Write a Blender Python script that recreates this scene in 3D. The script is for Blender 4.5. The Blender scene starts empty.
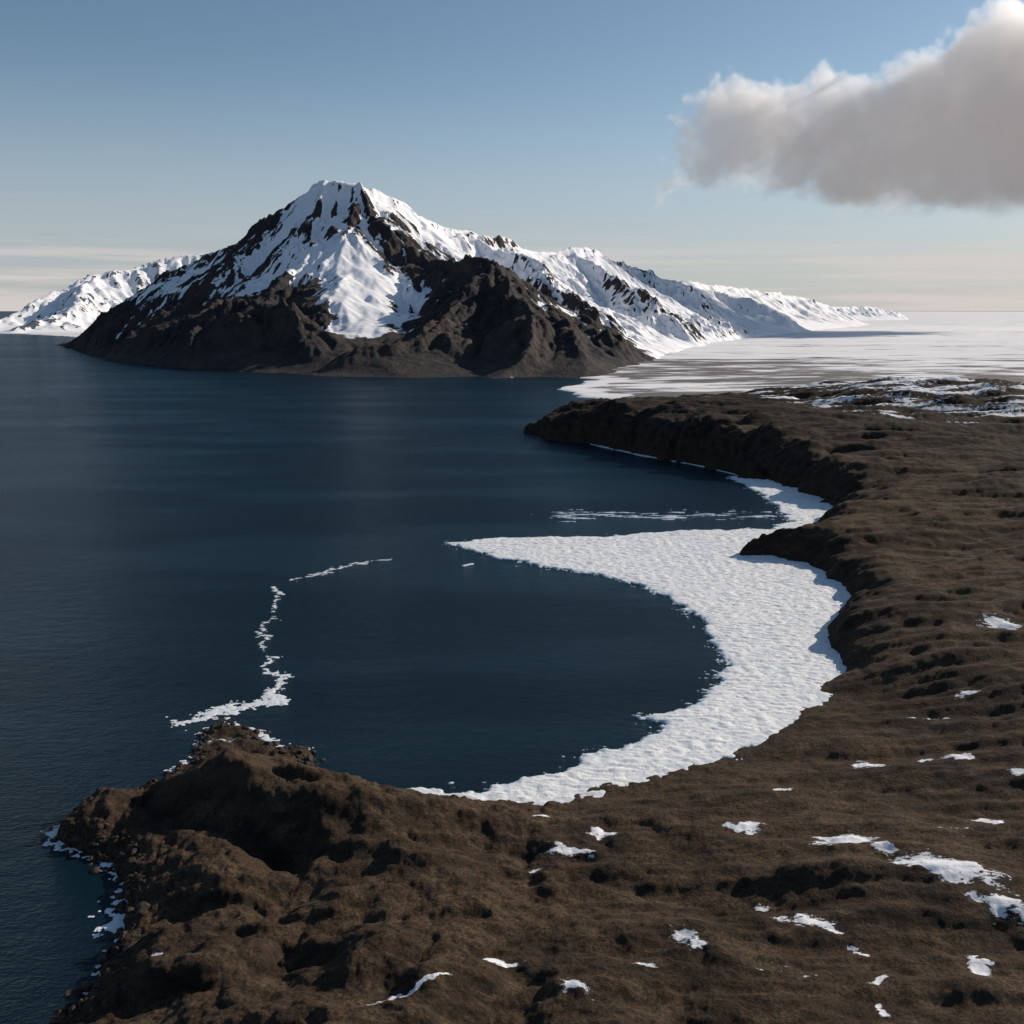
import bpy, math, numpy as np, time
from mathutils import Vector
T0=time.time()
F=995.6; PIT=math.radians(11.48); H=120.0
sp,cp=math.sin(PIT),math.cos(PIT)
def G(u,v,z=0.0):
    a=(u-512)/F; b=(512-v)/F; s=sp-b*cp
    return ((H-z)*a/s,(H-z)*(cp+b*sp)/s)
def P(u,v,Y):
    a=(u-512)/F; b=(512-v)/F; d=cp+b*sp
    return (Y*a/d,Y,H+Y*(b*cp-sp)/d)

# ---------------- noise -----------------
_rng=np.random.RandomState(7)
_a=_rng.rand(1024)*2*np.pi
GX=np.cos(_a).astype(np.float32); GY=np.sin(_a).astype(np.float32)
def hsh(ix,iy,seed):
    n=(ix.astype(np.int64)*374761393+iy.astype(np.int64)*668265263+seed*144269504)&0xffffffff
    n=((n^(n>>13))*1274126177)&0xffffffff
    return n^(n>>16)
def perlin(x,y,seed=0):
    fx=np.floor(x); fy=np.floor(y); ix=fx.astype(np.int64); iy=fy.astype(np.int64)
    x=(x-fx).astype(np.float32); y=(y-fy).astype(np.float32)
    u=x*x*x*(x*(x*6-15)+10); v=y*y*y*(y*(y*6-15)+10)
    def g(i,j):
        k=hsh(ix+i,iy+j,seed)&1023
        return GX[k]*(x-i)+GY[k]*(y-j)
    a=g(0,0);b=g(1,0);c=g(0,1);d=g(1,1)
    return (a+(b-a)*u+(c-a)*v+(a-b-c+d)*u*v)*1.5
def fbm(x,y,o,seed=0,gain=.5):
    r=0;A=1
    for i in range(o):
        r=r+A*perlin(x,y,seed+i*17); A*=gain; x,y=(x*1.6-y*1.2+3.1),(x*1.2+y*1.6+7.7)
    return r
def fbm_a(x,y,o,seed=0,gain=.5):
    r=0;A=1
    for i in range(o):
        r=r+A*perlin(x,y,seed+i*17); A*=gain; x,y=x*2.03+3.1,y*1.93+7.7
    return r
def billow(x,y,o,seed=0,gain=.5):
    r=0;A=1
    for i in range(o):
        r=r+A*np.abs(perlin(x,y,seed+i*17)); A*=gain; x,y=(x*1.6-y*1.2+3.1),(x*1.2+y*1.6+7.7)
    return r
def ss(a,b,x):
    t=np.clip((x-a)/(b-a),0,1); return t*t*(3-2*t)
def seg_dist(X,Y,pts,closed=False,Z=None):
    best=np.full(X.shape,1e18); zz=np.zeros(X.shape)
    n=len(pts)
    for i in range(n if closed else n-1):
        ax,ay=pts[i][:2]; bx,by=pts[(i+1)%n][:2]
        dx,dy=bx-ax,by-ay; L=dx*dx+dy*dy+1e-9
        t=np.clip(((X-ax)*dx+(Y-ay)*dy)/L,0,1)
        d=(X-ax-t*dx)**2+(Y-ay-t*dy)**2
        m=d<best; best[m]=d[m]
        if Z is not None:
            zz[m]=(Z[i]+(Z[(i+1)%n]-Z[i])*t)[m]
    return (np.sqrt(best),zz) if Z is not None else np.sqrt(best)
def sdf(X,Y,poly):
    d=seg_dist(X,Y,poly,True); ins=np.zeros(X.shape,bool); n=len(poly)
    for i in range(n):
        ax,ay=poly[i][:2]; bx,by=poly[(i+1)%n][:2]
        if ay==by: continue
        c=((ay>Y)!=(by>Y))&(X<(bx-ax)*(Y-ay)/(by-ay)+ax)
        ins^=c
    return np.where(ins,d,-d)

def grid_mesh(name,X,Y,Z,keep,attrs,mat,smooth=True):
    nr,nc=X.shape
    idx=np.arange(nr*nc).reshape(nr,nc)
    kf=keep[:-1,:-1]|keep[1:,:-1]|keep[:-1,1:]|keep[1:,1:]
    q=np.stack([idx[:-1,:-1],idx[:-1,1:],idx[1:,1:],idx[1:,:-1]],-1)[kf]
    used=np.unique(q); rm=np.full(nr*nc,-1); rm[used]=np.arange(len(used)); q=rm[q]
    co=np.stack([X.ravel()[used],Y.ravel()[used],Z.ravel()[used]],-1).astype(np.float32)
    a=co[q[0,1]]-co[q[0,0]]; b=co[q[0,3]]-co[q[0,0]]
    if a[0]*b[1]-a[1]*b[0]<0: q=q[:,::-1]
    me=bpy.data.meshes.new(name)
    me.vertices.add(len(co)); me.vertices.foreach_set('co',co.ravel())
    me.loops.add(q.size); me.loops.foreach_set('vertex_index',q.astype(np.int32).ravel())
    me.polygons.add(len(q)); me.polygons.foreach_set('loop_start',np.arange(0,q.size,4,dtype=np.int32))
    me.update(calc_edges=True)
    me.polygons.foreach_set('use_smooth',np.full(len(q),smooth))
    for k,v in attrs.items():
        at=me.attributes.new(k,'FLOAT','POINT'); at.data.foreach_set('value',v.ravel()[used].astype(np.float32))
    me.materials.append(mat)
    ob=bpy.data.objects.new(name,me); bpy.context.scene.collection.objects.link(ob)
    return ob

# ---------------- node helper -----------------
class N:
    def __init__(s,name,tree=None):
        if tree is not None:
            s.t=tree; s.geo=None; return
        s.m=bpy.data.materials.new(name); s.m.use_nodes=True; s.t=s.m.node_tree; s.t.nodes.clear()
        s.out=s.n('ShaderNodeOutputMaterial')
        s.geo=s.n('ShaderNodeNewGeometry')
    def n(s,ty,**k):
        x=s.t.nodes.new(ty)
        for a,b in k.items(): setattr(x,a,b)
        return x
    def set(s,sock,v):
        if isinstance(v,bpy.types.NodeSocket): s.t.links.new(v,sock)
        elif v is not None:
            if isinstance(v,tuple) and len(v)==3 and sock.type=='RGBA': v=v+(1,)
            sock.default_value=v
    def math(s,op,a,b=None,c=None,clamp=False):
        x=s.n('ShaderNodeMath',operation=op,use_clamp=clamp); s.set(x.inputs[0],a)
        if b is not None: s.set(x.inputs[1],b)
        if c is not None: s.set(x.inputs[2],c)
        return x.outputs[0]
    def vm(s,op,a,b=None):
        x=s.n('ShaderNodeVectorMath',operation=op); s.set(x.inputs[0],a)
        if b is not None: s.set(x.inputs[1],b)
        return x.outputs['Value'] if op in('LENGTH','DOT_PRODUCT') else x.outputs[0]
    def noise(s,scale,detail=4,rough=.55,vec=None,stretch=None,col=False,dist=0):
        v=vec or s.geo.outputs['Position']
        if stretch: v=s.vm('MULTIPLY',v,stretch)
        x=s.n('ShaderNodeTexNoise'); s.set(x.inputs['Vector'],v); x.inputs['Scale'].default_value=scale
        x.inputs['Detail'].default_value=detail; x.inputs['Roughness'].default_value=rough; x.inputs['Distortion'].default_value=dist
        return x.outputs['Color' if col else 0]
    def ramp(s,f,lo,hi,a=0.,b=1.):
        x=s.n('ShaderNodeMapRange',interpolation_type='SMOOTHSTEP'); s.set(x.inputs[0],f)
        s.set(x.inputs[1],lo); s.set(x.inputs[2],hi); s.set(x.inputs[3],a); s.set(x.inputs[4],b); return x.outputs[0]
    def mix(s,f,a,b):
        x=s.n('ShaderNodeMix',data_type='RGBA'); s.set(x.inputs[0],f); s.set(x.inputs[6],a); s.set(x.inputs[7],b); return x.outputs[2]
    def attr(s,nm): return s.n('ShaderNodeAttribute',attribute_name=nm).outputs['Fac']
    def bump(s,h,strength,dist,normal=None):
        x=s.n('ShaderNodeBump'); s.set(x.inputs['Height'],h); x.inputs['Strength'].default_value=strength; x.inputs['Distance'].default_value=dist
        if normal is not None: s.set(x.inputs['Normal'],normal)
        return x.outputs[0]
    def bsdf(s,col,rough,nrm=None,spec=.3,sss=0):
        x=s.n('ShaderNodeBsdfPrincipled'); s.set(x.inputs['Base Color'],col); s.set(x.inputs['Roughness'],rough)
        s.set(x.inputs['Specular IOR Level'],spec)
        if nrm is not None: s.set(x.inputs['Normal'],nrm)
        s.t.links.new(x.outputs[0],s.out.inputs[0]); return x

# ---------------- materials -----------------
def mat_tundra():
    s=N('tundra'); z=s.n('ShaderNodeSeparateXYZ'); s.set(z.inputs[0],s.geo.outputs['Normal'])
    big=s.noise(.02,5,.6,stretch=(.6,1.4,1)); mid=s.noise(.15,6,.68,stretch=(.7,1.4,1)); fine=s.noise(1.5,6,.72)
    c=s.mix(s.ramp(big,.35,.65),(.040,.027,.018),(.092,.060,.037))
    c=s.mix(s.ramp(mid,.45,.74),c,(.140,.096,.060))
    c=s.mix(s.ramp(mid,.30,.45,.6,0.),c,(.022,.017,.012))
    c=s.mix(s.ramp(fine,.38,.60,.75,0.),c,(.015,.011,.008))
    c=s.mix(s.attr('dark_ground'),c,s.mix(s.ramp(mid,.40,.65),(.012,.010,.009),(.050,.036,.027)))
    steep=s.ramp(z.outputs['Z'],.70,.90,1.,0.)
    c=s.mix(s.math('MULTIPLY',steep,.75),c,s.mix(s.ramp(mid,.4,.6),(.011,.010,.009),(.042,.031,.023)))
    c=s.mix(s.attr('shore'),c,s.mix(s.ramp(fine,.4,.6),(.012,.010,.009),(.075,.050,.034)))
    sn=s.math('ADD',s.attr('snow'),s.math('MULTIPLY',s.math('SUBTRACT',s.noise(.6,8,.75,stretch=(.7,1.3,1)),.5),3.0))
    sm=s.ramp(sn,-.05,.08)
    c=s.mix(sm,c,(.76,.77,.80))
    h=s.math('ADD',s.math('MULTIPLY',fine,.62),s.math('MULTIPLY',mid,1.3))
    h=s.math('MULTIPLY',h,s.ramp(sm,0.,1.,1.,.35))
    b=s.bump(h,.85,1.0)
    s.bsdf(c,.95,b,.12); return s.m
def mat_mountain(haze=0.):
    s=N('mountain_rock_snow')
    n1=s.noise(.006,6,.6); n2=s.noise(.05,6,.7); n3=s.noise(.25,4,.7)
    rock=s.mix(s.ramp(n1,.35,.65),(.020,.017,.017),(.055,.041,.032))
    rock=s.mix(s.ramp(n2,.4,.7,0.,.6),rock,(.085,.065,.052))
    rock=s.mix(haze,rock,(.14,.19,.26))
    sn=s.math('ADD',s.attr('snow'),s.math('MULTIPLY',s.math('SUBTRACT',n2,.5),1.7))
    sn=s.math('ADD',sn,s.math('MULTIPLY',s.math('SUBTRACT',n3,.5),.7))
    sm=s.ramp(sn,-.10,.12)
    c=s.mix(sm,rock,(.86,.86,.88))
    rb=s.math('MULTIPLY',s.math('ADD',n2,s.math('MULTIPLY',n3,.3)),s.ramp(sm,0.,1.,1.,.12))
    b=s.bump(rb,.9,13.0)
    s.bsdf(c,.85,b,.15); return s.m
def mat_ice():
    s=N('ice_snow')
    n=s.noise(.35,5,.6); n2=s.noise(1.4,4,.6); n0=s.noise(.05,4,.6)
    c=s.mix(s.ramp(n,.3,.6),(.62,.66,.70),(.83,.82,.81))
    c=s.mix(s.ramp(n0,.4,.65,0.,.30),c,(.64,.68,.72))
    e=s.attr('edge')
    c=s.mix(e,c,(.30,.44,.52))
    b=s.bump(s.math('ADD',n,s.math('MULTIPLY',n2,.3)),.42,.7)
    s.bsdf(c,.7,b,.25); return s.m
def mat_field():
    s=N('snow_field')
    st=s.noise(.02,7,.62,stretch=(.28,1.0,1)); st2=s.noise(.0035,5,.6,stretch=(.25,1,1))
    st3=s.noise(.09,4,.6,stretch=(.2,1,1))
    v=s.math('ADD',s.math('MULTIPLY',st,.6),s.math('MULTIPLY',st2,.55)); v=s.math('ADD',v,s.math('MULTIPLY',st3,.15))
    d=s.math('ADD',v,s.attr('bare'))
    m=s.ramp(d,.715,.775,0.,.92)
    c=s.mix(s.ramp(st3,.3,.7),(.80,.80,.82),(.90,.88,.86))
    c=s.mix(s.ramp(v,.58,.72,0.,.3),c,(.45,.45,.49))
    c=s.mix(m,c,(.09,.075,.072))
    s.bsdf(c,.75,s.bump(s.math('ADD',st3,st),.5,4.),.2); return s.m
def mat_foam():
    s=N('foam'); s.bsdf((.68,.72,.75),.8,s.bump(s.noise(2.,4),.5,.3),.2); return s.m
def mat_rock():
    s=N('wet_rock'); n=s.noise(1.2,5,.65)
    s.bsdf(s.mix(s.ramp(n,.35,.65),(.014,.011,.009),(.065,.046,.033)),.7,s.bump(n,.8,.4),.2); return s.m
def mat_sea():
    s=N('sea_water')
    big=s.noise(.0035,4,.5,stretch=(.5,1,1)); sl=s.noise(.012,5,.55,stretch=(.35,1.2,1))
    w1=s.noise(.12,6,.66,stretch=(.8,1.3,1)); w2=s.noise(.9,4,.6,stretch=(.8,1.3,1))
    h=s.math('ADD',s.math('MULTIPLY',w1,1.0),s.math('MULTIPLY',w2,.36))
    slick=s.ramp(s.math('ADD',s.math('MULTIPLY',sl,.6),s.math('MULTIPLY',big,.4)),.42,.6)
    x=s.n('ShaderNodeBump'); s.set(x.inputs['Height'],h); s.set(x.inputs['Strength'],s.ramp(slick,0.,1.,1.,.75)); x.inputs['Distance'].default_value=1.2
    nr=x.outputs[0]
    c=s.mix(slick,(.0032,.0125,.019),(.0042,.017,.025))
    df=s.n('ShaderNodeBsdfDiffuse'); s.set(df.inputs[0],c)
    gl=s.n('ShaderNodeBsdfGlossy'); s.set(gl.inputs['Roughness'],.15); s.set(gl.inputs['Normal'],nr); s.set(gl.inputs['Color'],(.78,.87,.97))
    fr=s.n('ShaderNodeFresnel'); fr.inputs[0].default_value=1.33; s.set(fr.inputs['Normal'],nr)
    f=s.math('MINIMUM',s.math('MULTIPLY',fr.outputs[0],.65),.22)
    f=s.math('MULTIPLY',f,s.ramp(slick,0.,1.,.94,1.06))
    mx=s.n('ShaderNodeMixShader'); s.set(mx.inputs[0],f); s.set(mx.inputs[1],df.outputs[0]); s.set(mx.inputs[2],gl.outputs[0])
    s.t.links.new(mx.outputs[0],s.out.inputs[0]); return s.m

# ---------------- coast -----------------
coast=[G(*p) for p in [(60,1040),(95,985),(125,940),(130,890),(110,860),(70,835),(90,805),(140,790),(185,765),(205,738),(225,726),(255,732),(275,748),(310,754),(330,780),(395,802),(450,810),(540,804),(600,789),(650,777),(700,760),(745,744),(790,718),(815,700),(835,675),(842,655),(822,635),(835,615),(852,600),(845,585),(820,572),(780,560),(740,556),(790,545),(825,528),(836,512),(815,498),(790,486),(750,478),(700,466),(640,455),(590,444),(555,440),(528,432)]]
land=coast+[(25,1012),(60,1080),(150,1180),(300,1300),(700,1500),(2200,1900),(4500,2300),(4500,-500),(-100,-500)]
CP=[(-65,270,4,6),(-52,240,6,9),(-45,210,11,9),(-30,170,12,10),(-10,150,11,12),(80,180,6,20),(0,230,1.2,16),(-20,240,2.0,16),(40,228,1.6,20),(-20,205,6,12),(30,190,6,16),(150,230,6,20),(110,260,3,18),(135,335,12,8),(150,420,14,8),(178,520,17,8),(225,640,24,8),(200,400,12,18),(300,300,14,24),(250,600,20,14),(400,500,26,30),(200,820,35,8),(120,930,34,7),(40,1000,19,5),(450,1050,40,22),(800,1100,50,34),(900,700,46,34),(250,1150,22,30),(700,1350,20,40)]
def land_height(X,Y):
    R=np.hypot(X,Y)
    wa=np.clip(R*.012,2.,9.)
    wx=fbm(X/28,Y/28,5,11)*wa*1.1; wy=fbm(X/28,Y/28,5,53)*wa*1.1
    d=sdf(X+wx,Y+wy,land)
    sw=0;hh=0;ll=0
    for (x,y,h,l) in CP:
        w=1/(((X-x)**2+(Y-y)**2)+500.)**1.6; sw=sw+w; hh=hh+w*h; ll=ll+w*l
    Hp=hh/sw; L=ll/sw
    dd=np.maximum(d,0)
    ramp=1-np.exp(-dd/L)
    fg=ss(70,-50,X)*ss(290,225,Y)
    cl=ss(560,760,Y)*ss(90,20,dd)
    Xq=X+fbm(X/30,Y/30,3,91)*7; Yq=Y+fbm(X/30,Y/30,3,95)*7
    b=billow(Xq/60,Yq/50,5,113,.36)
    b2=billow(Xq/95,Yq/50,5,141,.40)
    an=fbm_a(X/130,Y/26,6,201,.47)
    an2=fbm_a(X/80,Y/11,4,231,.5)
    h=Hp*ramp+ramp*((b-.33)*(2.0+14.5*fg+9*cl)+(b2-.35)*3.4+an*(3.4+ss(500,1000,Y)*3)+an2*1.7*(1-.7*fg))
    h+=ss(0,6,dd)*(fbm(X/6,Y/5,5,301,.55)*(.34+.25*fg))
    h+=ss(-4,3,d)*billow(X/7,Y/7,4,331,.5)*1.8*np.exp(-dd/12)*(fg*1.3+.2)
    h=np.where(d<0,np.maximum(d*.35,-6)+ss(-10,0,d)*(billow(X/5,Y/5,3,351)-.35)*2.2*(.2+fg),np.maximum(h,.15))
    return h,d
th=np.radians(np.arange(-42,52,.085)); rr=np.exp(np.arange(math.log(75),math.log(2600),.0031))
R_,T_=np.meshgrid(rr,th,indexing='ij'); X=R_*np.sin(T_); Y=R_*np.cos(T_)
hz,dc=land_height(X,Y)
PT=[(845,838,34,9,-.2),(880,853,20,7,.1),(945,873,52,15,.35),(1000,905,26,8,.2),(812,921,28,10,.25),(766,888,14,4,0),(572,835,24,5,.1),(574,994,22,10,0),(686,947,14,16,0),(500,958,14,7,-.3),(428,1006,42,5,-.45),(930,745,16,4,0),(872,746,18,8,0),(990,805,26,5,.1),(742,818,24,4,0),(985,950,14,5,0),(932,703,18,3,0),(1000,635,24,5,0),(650,971,16,4,0),(785,778,14,4,0),(542,800,14,3,0),(156,950,10,5,0),(960,746,12,4,0),(970,690,14,3,0),(880,975,12,4,0),(1015,765,12,4,0),(880,1000,10,4,0),(600,815,12,3,0),(530,858,10,3,0),(860,940,9,3,0)]
S=np.full(X.shape,-3.0)
wpx=fbm(X/9,Y/9,4,401)*2.8; wpy=fbm(X/9,Y/9,4,431)*2.8
for (u,v,ru,rv,sl) in PT:
    z=8.
    cx,cy=G(u,v,z); ex=G(u+ru,v,z); ey=G(u,v-rv,z)
    rx=abs(ex[0]-cx)*1.1; ry=abs(ey[1]-cy)*.85
    dx=(X-cx+wpx); dy=(Y-cy+wpy); dy2=dy+dx*sl*1.3
    q=1-np.sqrt((dx/rx)**2+(dy2/ry)**2)
    S=np.maximum(S,np.maximum(q,-3)*1.0-.22)
sc=fbm(X/60,Y/18,5,501,.55)
S=np.maximum(S,(sc-1.2+.12*ss(150,400,X))*1.5)
hd=fbm_a(X/190,Y/13,6,551,.6)
reg=ss(740,960,Y+X*.15)*ss(100,300,X)
S=np.maximum(S,(hd-.80+.65*reg)*1.8-(1-reg)*2)
S=np.where(dc<1.5,-3,S)
shore=np.exp(-np.maximum(dc,0)/4)
dark_ground=np.clip(ss(520,880,Y+fbm(X/80,Y/80,4,571)*90)*ss(520,100,X*.6+dc*.3)+.15*ss(500,900,Y),0,1)*.85  # far headland and bay banks darkened; cliff shade put into the ground colour
dark_ground=np.maximum(dark_ground,ss(26,4,dc)*ss(300,380,Y)*.7)
grid_mesh('tundra_ground',X,Y,hz,hz>-3.5,{'snow':S,'shore':shore,'dark_ground':dark_ground},mat_tundra())

# ---------------- sea -----------------
me=bpy.data.meshes.new('sea'); B=90000
me.from_pydata([(-B,-3000,0),(B,-3000,0),(B,B,0),(-B,B,0)],[],[(0,1,2,3)]); me.materials.append(mat_sea())
o=bpy.data.objects.new('sea',me); bpy.context.scene.collection.objects.link(o)

# ---------------- sea ice -----------------
icep=[G(*p) for p in [(393,791),(430,794),(480,791),(520,781),(560,769),(600,757),(640,742),(665,728),(640,716),(690,706),(712,690),(722,665),(715,640),(700,620),(680,605),(655,592),(620,580),(580,572),(540,567),(490,556),(445,543),(500,538),(600,537),(660,532),(720,530),(770,530),(790,520),(775,505),(755,490),(730,478),(745,472),(800,480),(850,505),(850,520),(820,545),(800,560),(870,590),(870,610),(850,640),(860,660),(840,695),(800,730),(740,755),(700,770),(600,805),(500,820),(400,812)]]
xs=np.arange(-45,235,.42); ys=np.arange(225,960,.42)
X,Y=np.meshgrid(xs,ys)
wx=fbm(X/14,Y/14,5,611,.62)*3.2; wy=fbm(X/14,Y/14,5,641,.62)*3.2
di=sdf(X+wx,Y+wy,icep)
fr=fbm(X/4.5,Y/2.2,5,655,.62)
di=np.where(di>0,di,np.maximum(di,(fr-.45+di*.12)*1.6))
foot=[coast[i] for i in range(36,43)]
df=seg_dist(X,Y,foot); wd=1.0+3.0*np.clip(fbm(X/35,Y/35,3,661)+.35,0,1)
di=np.maximum(di,wd-df)
br=fbm(X/26,Y/4,5,671,.6)
bm=np.exp(-((Y-580)/24)**2)*ss(-30,20,X)*ss(190,150,X)
di=np.maximum(di,(br*1.0-1.85+bm*1.6)*2)
fl=seg_dist(X,Y,[G(463,566),G(472,564)]); di=np.maximum(di,1.0-fl)
zi=.6*(1-np.exp(-np.maximum(di,0)/.8))+ss(0,6,di)*(billow(X/6,Y/3,4,701,.5)*.5-.12)+.03
grid_mesh('sea_ice',X,Y,np.where(di>0,zi,-.3),di>0,{'edge':np.exp(-np.maximum(di,0)/1.3)*.7},mat_ice())

# ---------------- surf foam -----------------
xs=np.arange(-150,60,.26); ys=np.arange(120,520,.26)
X,Y=np.meshgrid(xs,ys)
hl,dl=land_height(X,Y)
arc1=[G(*p) for p in [(185,722),(215,712),(245,706),(272,700),(282,685),(270,665),(258,645),(268,620),(278,600),(272,588)]]
arc2=[G(*p) for p in [(292,581),(320,573),(350,565),(385,560)]]
wx=fbm(X/11,Y/11,5,711,.6)*3.8; wy=fbm(X/11,Y/11,5,731,.6)*3.8
a1=seg_dist(X+wx,Y+wy,arc1); a2=seg_dist(X+wx,Y+wy,arc2)
n=fbm(X/3.2,Y/1.8,5,751,.75); n2=fbm(X/22,Y/22,3,771)
w1=.9+2.3*ss(325,285,Y)+.9*n2
m=np.maximum((w1-a1)*.26,(1.1-a2)*.28)+n*.55-.30
m=np.where(np.minimum(a1,a2)>7,-1,m)
ms=np.where(dl<0.5,ss(-5.,-.3,dl)*1.0,-1)+n*.6+n2*.9-1.0
ms=np.where((dl<-8)|(X>-28),-1,ms)
m=np.maximum(m,ms); m=np.where(dl>1.5,-1,m)
grid_mesh('surf_foam',X,Y,np.full(X.shape,.05)+np.clip(m,0,.5)*.3,m>0,{},mat_foam())

# ---------------- shore rocks -----------------
rg=np.random.RandomState(3)
cand=np.argwhere((dl>-4)&(dl<5)&(X<-22)&(Y<300))
sel=cand[rg.randint(0,len(cand),1300)]
import bmesh
bm_=bmesh.new(); bmesh.ops.create_icosphere(bm_,subdivisions=2,radius=1)
bv=np.array([v.co[:] for v in bm_.verts]); bf=np.array([[v.index for v in f.verts] for f in bm_.faces]); bm_.free()
V=[];Fc=[];k=0
for a,b in sel:
    x,y,z,dq=X[a,b],Y[a,b],hl[a,b],dl[a,b]
    if rg.rand()<.35*abs(dq)/3: continue
    r=.22+1.0*rg.rand()**4
    q=bv.copy()
    for _ in range(6):
        nn=rg.randn(3); nn/=np.linalg.norm(nn); t_=q@nn; lim=.45+.4*rg.rand(); q-=np.outer(np.maximum(t_-lim,0),nn)
    q=q*np.array([r*(.8+.7*rg.rand()),r*(.8+.7*rg.rand()),r*(.5+.4*rg.rand())]); an_=rg.rand()*6.28
    c_,s_=math.cos(an_),math.sin(an_); q=np.stack([q[:,0]*c_-q[:,1]*s_,q[:,0]*s_+q[:,1]*c_,q[:,2]],-1)+[x,y,max(z,-.4)+r*.1]
    V.append(q); Fc.append(bf+k); k+=len(bv)
me=bpy.data.meshes.new('shore_rocks'); me.from_pydata(np.concatenate(V).tolist(),[],np.concatenate(Fc).tolist()); me.materials.append(mat_rock())
ro=bpy.data.objects.new('shore_rocks',me); bpy.context.scene.collection.objects.link(ro)

# ---------------- snow field -----------------
fieldp=[G(600,380),G(575,386),G(558,389),G(575,393),G(598,401),G(606,404),(150,1150),(300,1120),(900,1100),(4500,900),(80000,1000),(80000,80000),(-6000,80000),(-6000,9000),(-2000,4600),(-500,2500),(0,2100)]
th=np.radians(np.arange(-30,62,.16)); rr=np.exp(np.arange(math.log(1000),math.log(80000),.006))
R_,T_=np.meshgrid(rr,th,indexing='ij'); X=R_*np.sin(T_); Y=R_*np.cos(T_)
df=sdf(X+fbm(X/90,Y/60,5,801)*30,Y+fbm(X/90,Y/60,5,821)*22,fieldp)
z=np.where(df>0,1.6*(1-np.exp(-df/6))+ss(0,150,df)*2+(fbm(X/400,Y/200,4,841)+.4)*3.0*ss(20,300,df),np.maximum(df*.3,-4))
bare=.13*ss(3200,1500,np.hypot(X,Y))*ss(0,60,df)-.06*ss(3000,7000,Y)-.25*ss(60,0,df)
grid_mesh('snow_field',X,Y,z,z>-2.5,{'bare':bare},mat_field())

# ---------------- mountains -----------------
def PR(l): return [P(*p) for p in l]
ridges=[PR([(62,342,3500),(130,310,3350),(190,264,3250),(250,229,3180),(290,200,3120),(318,183,3100),(356,181,3060),(400,204,3200),(440,225,3350),(475,236,3500),(530,247,3750),(590,250,4100),(625,264,4500),(660,278,5300),(700,282,6000),(740,287,6800),(790,294,7500),(830,306,8100),(858,322,8700)]),
 PR([(318,184,3090),(300,240,2800),(262,292,2450),(235,300,2330),(200,325,2150)]),
 PR([(356,184,3060),(380,222,2900),(430,258,2700),(500,263,2450),(535,292,2250),(570,330,2020),(598,375,1790)]),
 PR([(500,265,2440),(455,310,2180),(400,338,2020),(350,344,1930),(315,364,1870)]),
 PR([(250,298,2350),(295,303,2230),(316,340,2030)]),
 PR([(475,238,3480),(540,262,3150),(590,300,2850),(622,332,2620)]),
 PR([(570,252,4000),(620,278,3700),(660,305,3400),(700,332,3200)]),
 PR([(190,266,3240),(150,310,2900),(115,345,2650)]),
 PR([(250,232,3170),(228,268,2900),(180,318,2600)]),
 PR([(535,292,2250),(520,335,2000),(500,372,1830)]),
 PR([(625,266,4500),(690,290,4300),(740,322,4100)]),
 PR([(700,284,6000),(760,300,5700),(800,322,5600)]),
 PR([(820,306,11000),(870,306,12000),(912,314,12500)]),
 PR([(-120,332,5200),(-40,330,5400),(20,312,5700),(60,292,6000),(90,275,6200),(130,267,6400),(152,261,6500),(200,252,6700),(260,258,6900)]),
 PR([(95,277,6150),(60,312,5600),(20,326,5300)]),
]
rock_l=[(PR([(360,200,3020),(380,228,2880),(405,258,2760),(440,285,2600),(470,292,2480)]),85,1.6),
        (PR([(430,262,2690),(500,268,2440),(535,296,2240),(570,332,2010),(598,375,1790)]),95,1.4),
        (PR([(500,268,2430),(455,312,2180),(400,338,2020),(350,346,1940)]),100,1.5),
        (PR([(262,294,2440),(225,302,2330),(200,330,2200)]),150,2.2),
        (PR([(250,300,2350),(300,306,2250),(318,345,2050)]),110,2.0),
        (PR([(322,192,3080),(300,225,2900),(285,250,2750)]),55,.8),
        (PR([(330,235,2850),(345,262,2700)]),45,.7),
        (PR([(250,232,3170),(228,268,2900),(180,318,2600)]),70,1.0),
        (PR([(540,262,3150),(590,300,2850),(622,332,2620)]),70,1.2),
        (PR([(620,278,3700),(660,305,3400),(700,332,3200)]),70,.9)]
snow_l=[(PR([(330,265,2700),(365,285,2560),(375,310,2380),(350,330,2200)]),105,1.6),
        (PR([(375,195,3080),(420,222,3200),(475,248,3250),(540,272,3250),(600,300,3300)]),180,1.35),
        (PR([(318,183,3100),(356,181,3060)]),80,2.2),
        (PR([(300,215,3000),(265,245,2950),(225,275,2850)]),70,.8),
        (PR([(530,247,3750),(590,255,4000),(650,290,3900)]),200,1.1)]
mland=[G(*p) for p in [(-200,334),(0,334),(40,336),(60,341),(56,345),(80,351),(108,362),(200,371),(290,374),(330,379),(430,384),(520,386),(560,386),(600,382),(628,372),(660,360),(720,343),(762,338),(860,328),(918,318)]]
mland+= [(40000,25000),(40000,60000),(-40000,60000),(-40000,5800)]
def erosion(px,py,dx,dy,seed):
    fx=np.floor(px); fy=np.floor(py); ix=fx.astype(np.int64); iy=fy.astype(np.int64); x=px-fx; y=py-fy
    va=0;wt=0
    for i in (-1,0,1,2):
        for j in (-1,0,1,2):
            k=hsh(ix+i,iy+j,seed); hx=(k&1023)/1023*.6; hy=((k>>10)&1023)/1023*.6
            qx=x-i-hx+.3; qy=y-j-hy+.3
            w=np.exp(-2*(qx*qx+qy*qy)); m=(qx*dx+qy*dy)*6.2832
            va=va+np.cos(m)*w; wt=wt+w
    return va/wt
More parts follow.
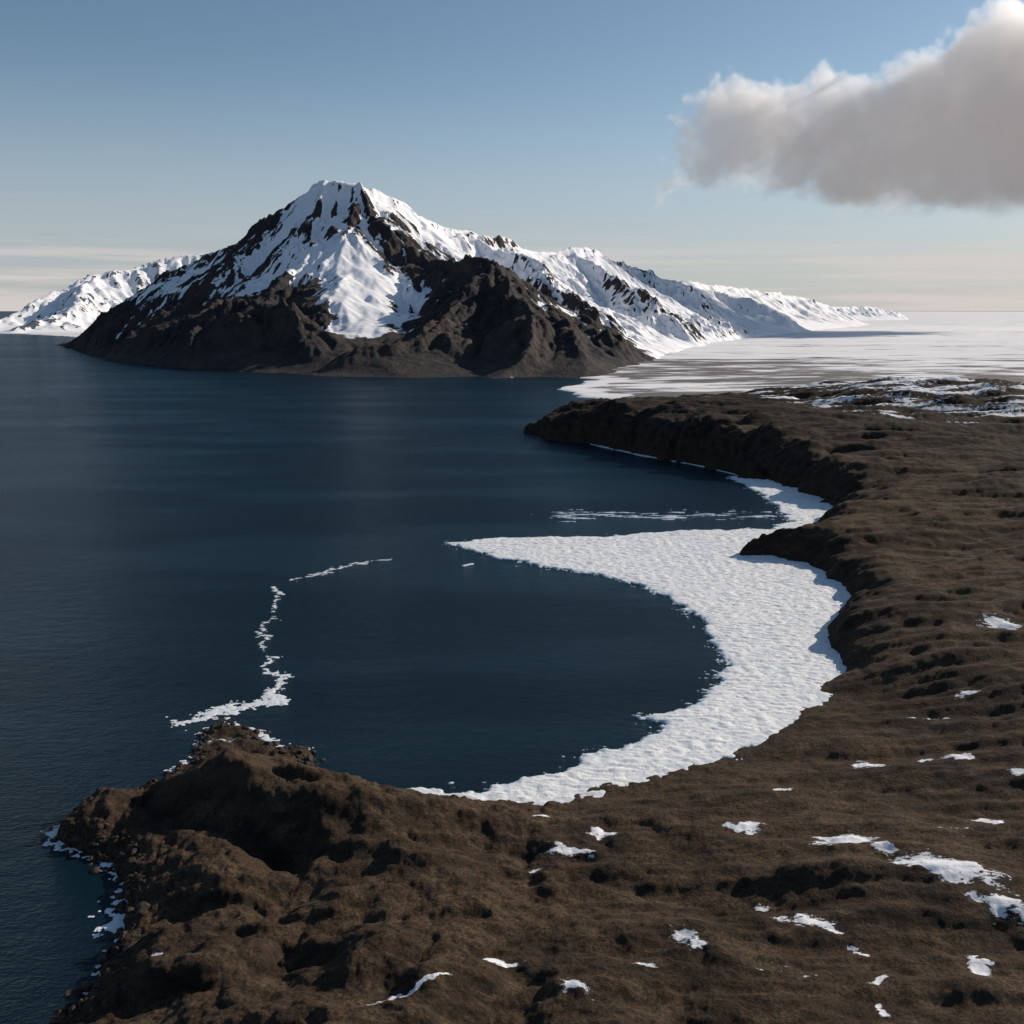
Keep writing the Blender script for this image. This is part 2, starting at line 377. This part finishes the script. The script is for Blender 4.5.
def blur(a,k):
    for ax in (0,1):
        c=np.cumsum(np.pad(a,[(k+1,k) if i==ax else (0,0) for i in (0,1)],mode='edge'),axis=ax)
        a=(c[2*k+1:]-c[:-2*k-1])/(2*k+1) if ax==0 else (c[:,2*k+1:]-c[:,:-2*k-1])/(2*k+1)
    return a
def mountain(name,x0,x1,y0,y1,st,mat,cut=None):
    xs=np.arange(x0,x1,st); ys=np.arange(y0,y1,st); X,Y=np.meshgrid(xs,ys)
    Xw=X+fbm(X/420,Y/420,4,901)*75; Yw=Y+fbm(X/420,Y/420,4,931)*75
    dr=sdf(X+fbm(X/130,Y/130,5,961)*26,Y+fbm(X/130,Y/130,5,981)*20,mland)
    near=ss(5600,5000,Y)
    rk=0; sk_=0
    for l,rw,am_ in rock_l: rk=rk+am_*np.exp(-(seg_dist(Xw,Yw,l)/rw)**2)*near
    for l,rw,am_ in snow_l: sk_=sk_+am_*np.exp(-(seg_dist(Xw,Yw,l)/rw)**2)*near
    h=np.zeros(X.shape)
    for i,r in enumerate(ridges):
        a=.3 if i in(0,13) else .6
        d,z=seg_dist(X+(Xw-X)*a,Y+(Yw-Y)*a,r,False,[p[2] for p in r])
        z=np.maximum(z,1)
        sk=.14*z+10
        hi=np.maximum((z+sk)*np.exp(-d/(1.2*z+60))-sk,0)
        k=np.clip(np.maximum(h,hi)/100,0.01,1)*26
        t=np.maximum(k-np.abs(h-hi),0)/k
        h=np.maximum(h,hi)+t*t*k/4
    h=h*(1-np.exp(-np.maximum(dr,0)/60))
    h=h-3
    am=ss(5,140,h)
    h=h+am*fbm(X/300,Y/300,3,1001)*14
    calm=1-.5*ss(.3,1.2,sk_-rk*.8)          # snow mantle smooths the relief
    A=26.; cell=520.; er=0
    for o in range(6 if st<6 else 5):
        hb=blur(h,max(1,int(cell*.10/st)))
        gy,gx=np.gradient(hb,st)
        g=np.hypot(gx,gy)+1e-6; lim=np.minimum(g,.9)/g
        e=erosion(X/cell,Y/cell,-gy*lim*2.9,gx*lim*2.9,1100+o*31)
        msk=ss(.06,.36,g)*ss(-1,60,h)
        h=h+e*A*msk*(.7 if o==0 else 1)*(1 if o==0 else calm); er=er+e*msk*(.85**o)
        A*=.52; cell*=.5
    low=ss(150,90,h)
    cr=np.clip(.25+rk*.7+low*.8-sk_*.5,.08,1.2)
    h=h+(.35-billow(X/90,Y/90,5,1251,.54))*14*am*cr+fbm(X/40,Y/40,4,1201,.5)*2.4*am*cr
    hs=blur(h,int(10/st)+1)
    gy,gx=np.gradient(blur(h,int(24/st)+1),st); g2=np.hypot(gx,gy)+1e-6; lm=np.minimum(g2,.9)/g2
    stp=0
    for cc,am2 in ((150,.5),(75,.5),(38,.40)):
        stp=stp+am2*erosion(X/cc,Y/cc,-gy*lm*4.2,gx*lm*4.2,1500+cc)
    gy,gx=np.gradient(hs,st); g=np.hypot(gx,gy)
    rough=blur(h,int(28/st)+1); lap=(rough-h)/6.
    zl=124-114*ss(2350,2950,Y+.35*X)*ss(-1300,-500,X)-110*ss(4500,5000,Y)
    nb=fbm(X/240,Y/240,5,1301,.55)
    S=np.clip((h-zl)/60,-1.6,.95)-er*.40+np.clip(lap,-1.,1.)*.7-np.clip(g-.58,-.3,1)*1.5+nb*.7+stp*1.0*ss(.12,.42,g)
    S=S-rk+sk_
    S=S+ss(60,350,X)*ss(1880,2300,Y)*(.65+1.0*ss(25,5,h))
    S=S+.5*ss(4800,5600,Y)
    keep=(h>-2.0)&(dr>-20)
    h=np.where(dr<0,-3,h)
    if cut is not None:
        keep&=~((X>cut[0]+st*2)&(X<cut[1]-st*2)&(Y>cut[2]-st)&(Y<cut[3]-st*2))
    keep[0,:]=keep[-1,:]=False; keep[:,0]=keep[:,-1]=False
    return grid_mesh(name,X,Y,h,keep,{'snow':S},mat)
box=(-1900,1500,1650,5400)
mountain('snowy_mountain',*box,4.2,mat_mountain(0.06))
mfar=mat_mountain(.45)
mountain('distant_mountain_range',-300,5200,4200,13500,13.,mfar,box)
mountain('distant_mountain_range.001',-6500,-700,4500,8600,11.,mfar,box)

# ---------------- sun & sky -----------------
AZ=math.radians(60); EL=math.radians(25)
sd=Vector((math.sin(AZ)*math.cos(EL),math.cos(AZ)*math.cos(EL),math.sin(EL)))
L=bpy.data.lights.new('sun','SUN'); L.energy=5.0; L.angle=math.radians(.5); L.color=(1,.89,.76)
lo=bpy.data.objects.new('sun',L); lo.rotation_euler=sd.to_track_quat('Z','Y').to_euler(); bpy.context.scene.collection.objects.link(lo)
w=bpy.data.worlds.new('World'); bpy.context.scene.world=w; w.use_nodes=True
t=w.node_tree; t.nodes.clear(); W=N('',t)
sky=W.n('ShaderNodeTexSky',sky_type='NISHITA'); sky.sun_disc=False; sky.sun_elevation=EL; sky.sun_rotation=AZ; sky.air_density=1.0; sky.dust_density=.5; sky.ozone_density=1.5
tc=W.n('ShaderNodeTexCoord').outputs['Generated']; sx=W.n('ShaderNodeSeparateXYZ'); t.links.new(tc,sx.inputs[0]); zz=sx.outputs['Z']
tint=W.mix(W.ramp(zz,0.,.26),(.95,1.0,1.15),(.84,.92,.94))
sk=W.n('ShaderNodeMix',data_type='RGBA',blend_type='MULTIPLY'); sk.inputs[0].default_value=1; t.links.new(sky.outputs[0],sk.inputs[6]); t.links.new(tint,sk.inputs[7])
no=W.noise(1.,7,.6,vec=tc,stretch=(3,3,75)); no2=W.noise(1.,6,.6,vec=tc,stretch=(4,4,50))
band=W.math('MULTIPLY',W.ramp(zz,.03,.08,.9,0.),W.ramp(no,.40,.60))
thin=W.math('MULTIPLY',W.math('MULTIPLY',W.ramp(zz,.08,.15,1.,0.),W.ramp(no2,.56,.72)),.4)
c=W.mix(W.ramp(zz,0.,.24,.75,0.),sk.outputs[2],(5.0,5.4,5.75))
c=W.mix(thin,c,(5.6,5.2,5.1)); c=W.mix(band,c,(7.4,6.8,6.5))
bg=W.n('ShaderNodeBackground'); bg.inputs[1].default_value=.09; t.links.new(c,bg.inputs[0])
wo=W.n('ShaderNodeOutputWorld'); t.links.new(bg.outputs[0],wo.inputs[0])

# ---------------- cumulus cloud (real voxel volume) -----------------
YC=6000.
puffs=[(1010,85,74),(960,112,66),(915,108,46),(905,140,52),(855,125,48),(815,115,34),(780,118,42),(740,122,36),(870,160,48),(930,165,50),(1000,165,58),(1090,120,90),(800,150,42),(750,155,34),(705,158,30),(708,125,24),(672,172,20),(840,170,38)]
cen=Vector(P(900,130,YC)); sc=YC*1.045/F
pp=[]
for k,(u,v,r) in enumerate(puffs):
    q=Vector(P(u,v,YC+[-150,120,-60,90,0][k%5])); pp.append((q-cen,r*sc))
gt=bpy.data.node_groups.new('cloud_density','GeometryNodeTree')
gt.interface.new_socket(name='Geometry',in_out='OUTPUT',socket_type='NodeSocketGeometry')
s=N('',gt); ob=s.n('GeometryNodeInputPosition').outputs[0]
nz=s.noise(1/360.,5,.6,vec=ob,col=True)
off=s.vm('MULTIPLY',s.vm('SUBTRACT',nz,(.5,.5,.5)),(400,400,380)); pos=s.vm('ADD',ob,off)
m=None
for a,r in pp:
    d=s.vm('MULTIPLY',s.vm('SUBTRACT',pos,tuple(a)),(1.,.95,1.1))
    f=s.math('SUBTRACT',r,s.vm('LENGTH',d))
    if m is None: m=f
    else:
        x=s.n('ShaderNodeMath',operation='SMOOTH_MAX'); s.set(x.inputs[0],m); s.set(x.inputs[1],f); x.inputs[2].default_value=40; m=x.outputs[0]
n2=s.noise(1/110.,6,.66,vec=ob)
m=s.math('ADD',m,s.math('MULTIPLY',s.math('SUBTRACT',n2,.52),280.))
for scl,amp in ((210.,190.),(85.,75.)):
    vo=s.n('ShaderNodeTexVoronoi'); s.set(vo.inputs['Vector'],pos); vo.inputs['Scale'].default_value=1/scl
    m=s.math('ADD',m,s.math('MULTIPLY',s.math('SUBTRACT',.5,vo.outputs['Distance']),amp))
z=s.n('ShaderNodeSeparateXYZ'); s.set(z.inputs[0],pos)
base=s.ramp(z.outputs['Z'],-480.,-330.)
dn=s.math('MULTIPLY',s.ramp(m,-5.,45.),base)
vc=s.n('GeometryNodeVolumeCube'); s.set(vc.inputs['Density'],dn)
vc.inputs['Min'].default_value=(-1800,-700,-540); vc.inputs['Max'].default_value=(2100,700,940)
vc.inputs['Resolution X'].default_value=390; vc.inputs['Resolution Y'].default_value=130; vc.inputs['Resolution Z'].default_value=148
cm=N('cloud'); at=cm.attr('density')
DN=.0050
sca=cm.n('ShaderNodeVolumePrincipled'); sca.inputs['Color'].default_value=(1,1,1,1); sca.inputs['Anisotropy'].default_value=.55
sca.inputs['Density'].default_value=DN
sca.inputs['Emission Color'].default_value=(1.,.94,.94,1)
cm.set(sca.inputs['Emission Strength'],cm.math('MULTIPLY',at,DN*.16))  # faint glow added to the cloud for sunlight scattered repeatedly inside it
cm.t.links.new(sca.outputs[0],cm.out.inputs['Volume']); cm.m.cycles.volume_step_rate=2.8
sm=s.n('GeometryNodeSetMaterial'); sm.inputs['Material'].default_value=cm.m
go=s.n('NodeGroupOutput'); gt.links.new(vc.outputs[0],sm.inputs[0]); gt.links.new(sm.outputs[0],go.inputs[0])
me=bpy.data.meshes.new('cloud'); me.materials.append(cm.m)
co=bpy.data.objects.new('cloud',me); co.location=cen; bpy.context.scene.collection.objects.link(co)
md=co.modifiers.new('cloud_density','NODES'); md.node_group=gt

# ---------------- camera -----------------
c=bpy.data.cameras.new('camera'); c.lens=35; c.sensor_width=36; c.clip_end=250000; c.clip_start=1
ca=bpy.data.objects.new('camera',c); ca.location=(0,0,H); ca.rotation_euler=(math.radians(90)-PIT,0,0)
bpy.context.scene.collection.objects.link(ca); bpy.context.scene.camera=ca
sc_=bpy.context.scene; sc_.view_settings.view_transform='Standard'; sc_.view_settings.look='None'; sc_.view_settings.exposure=0
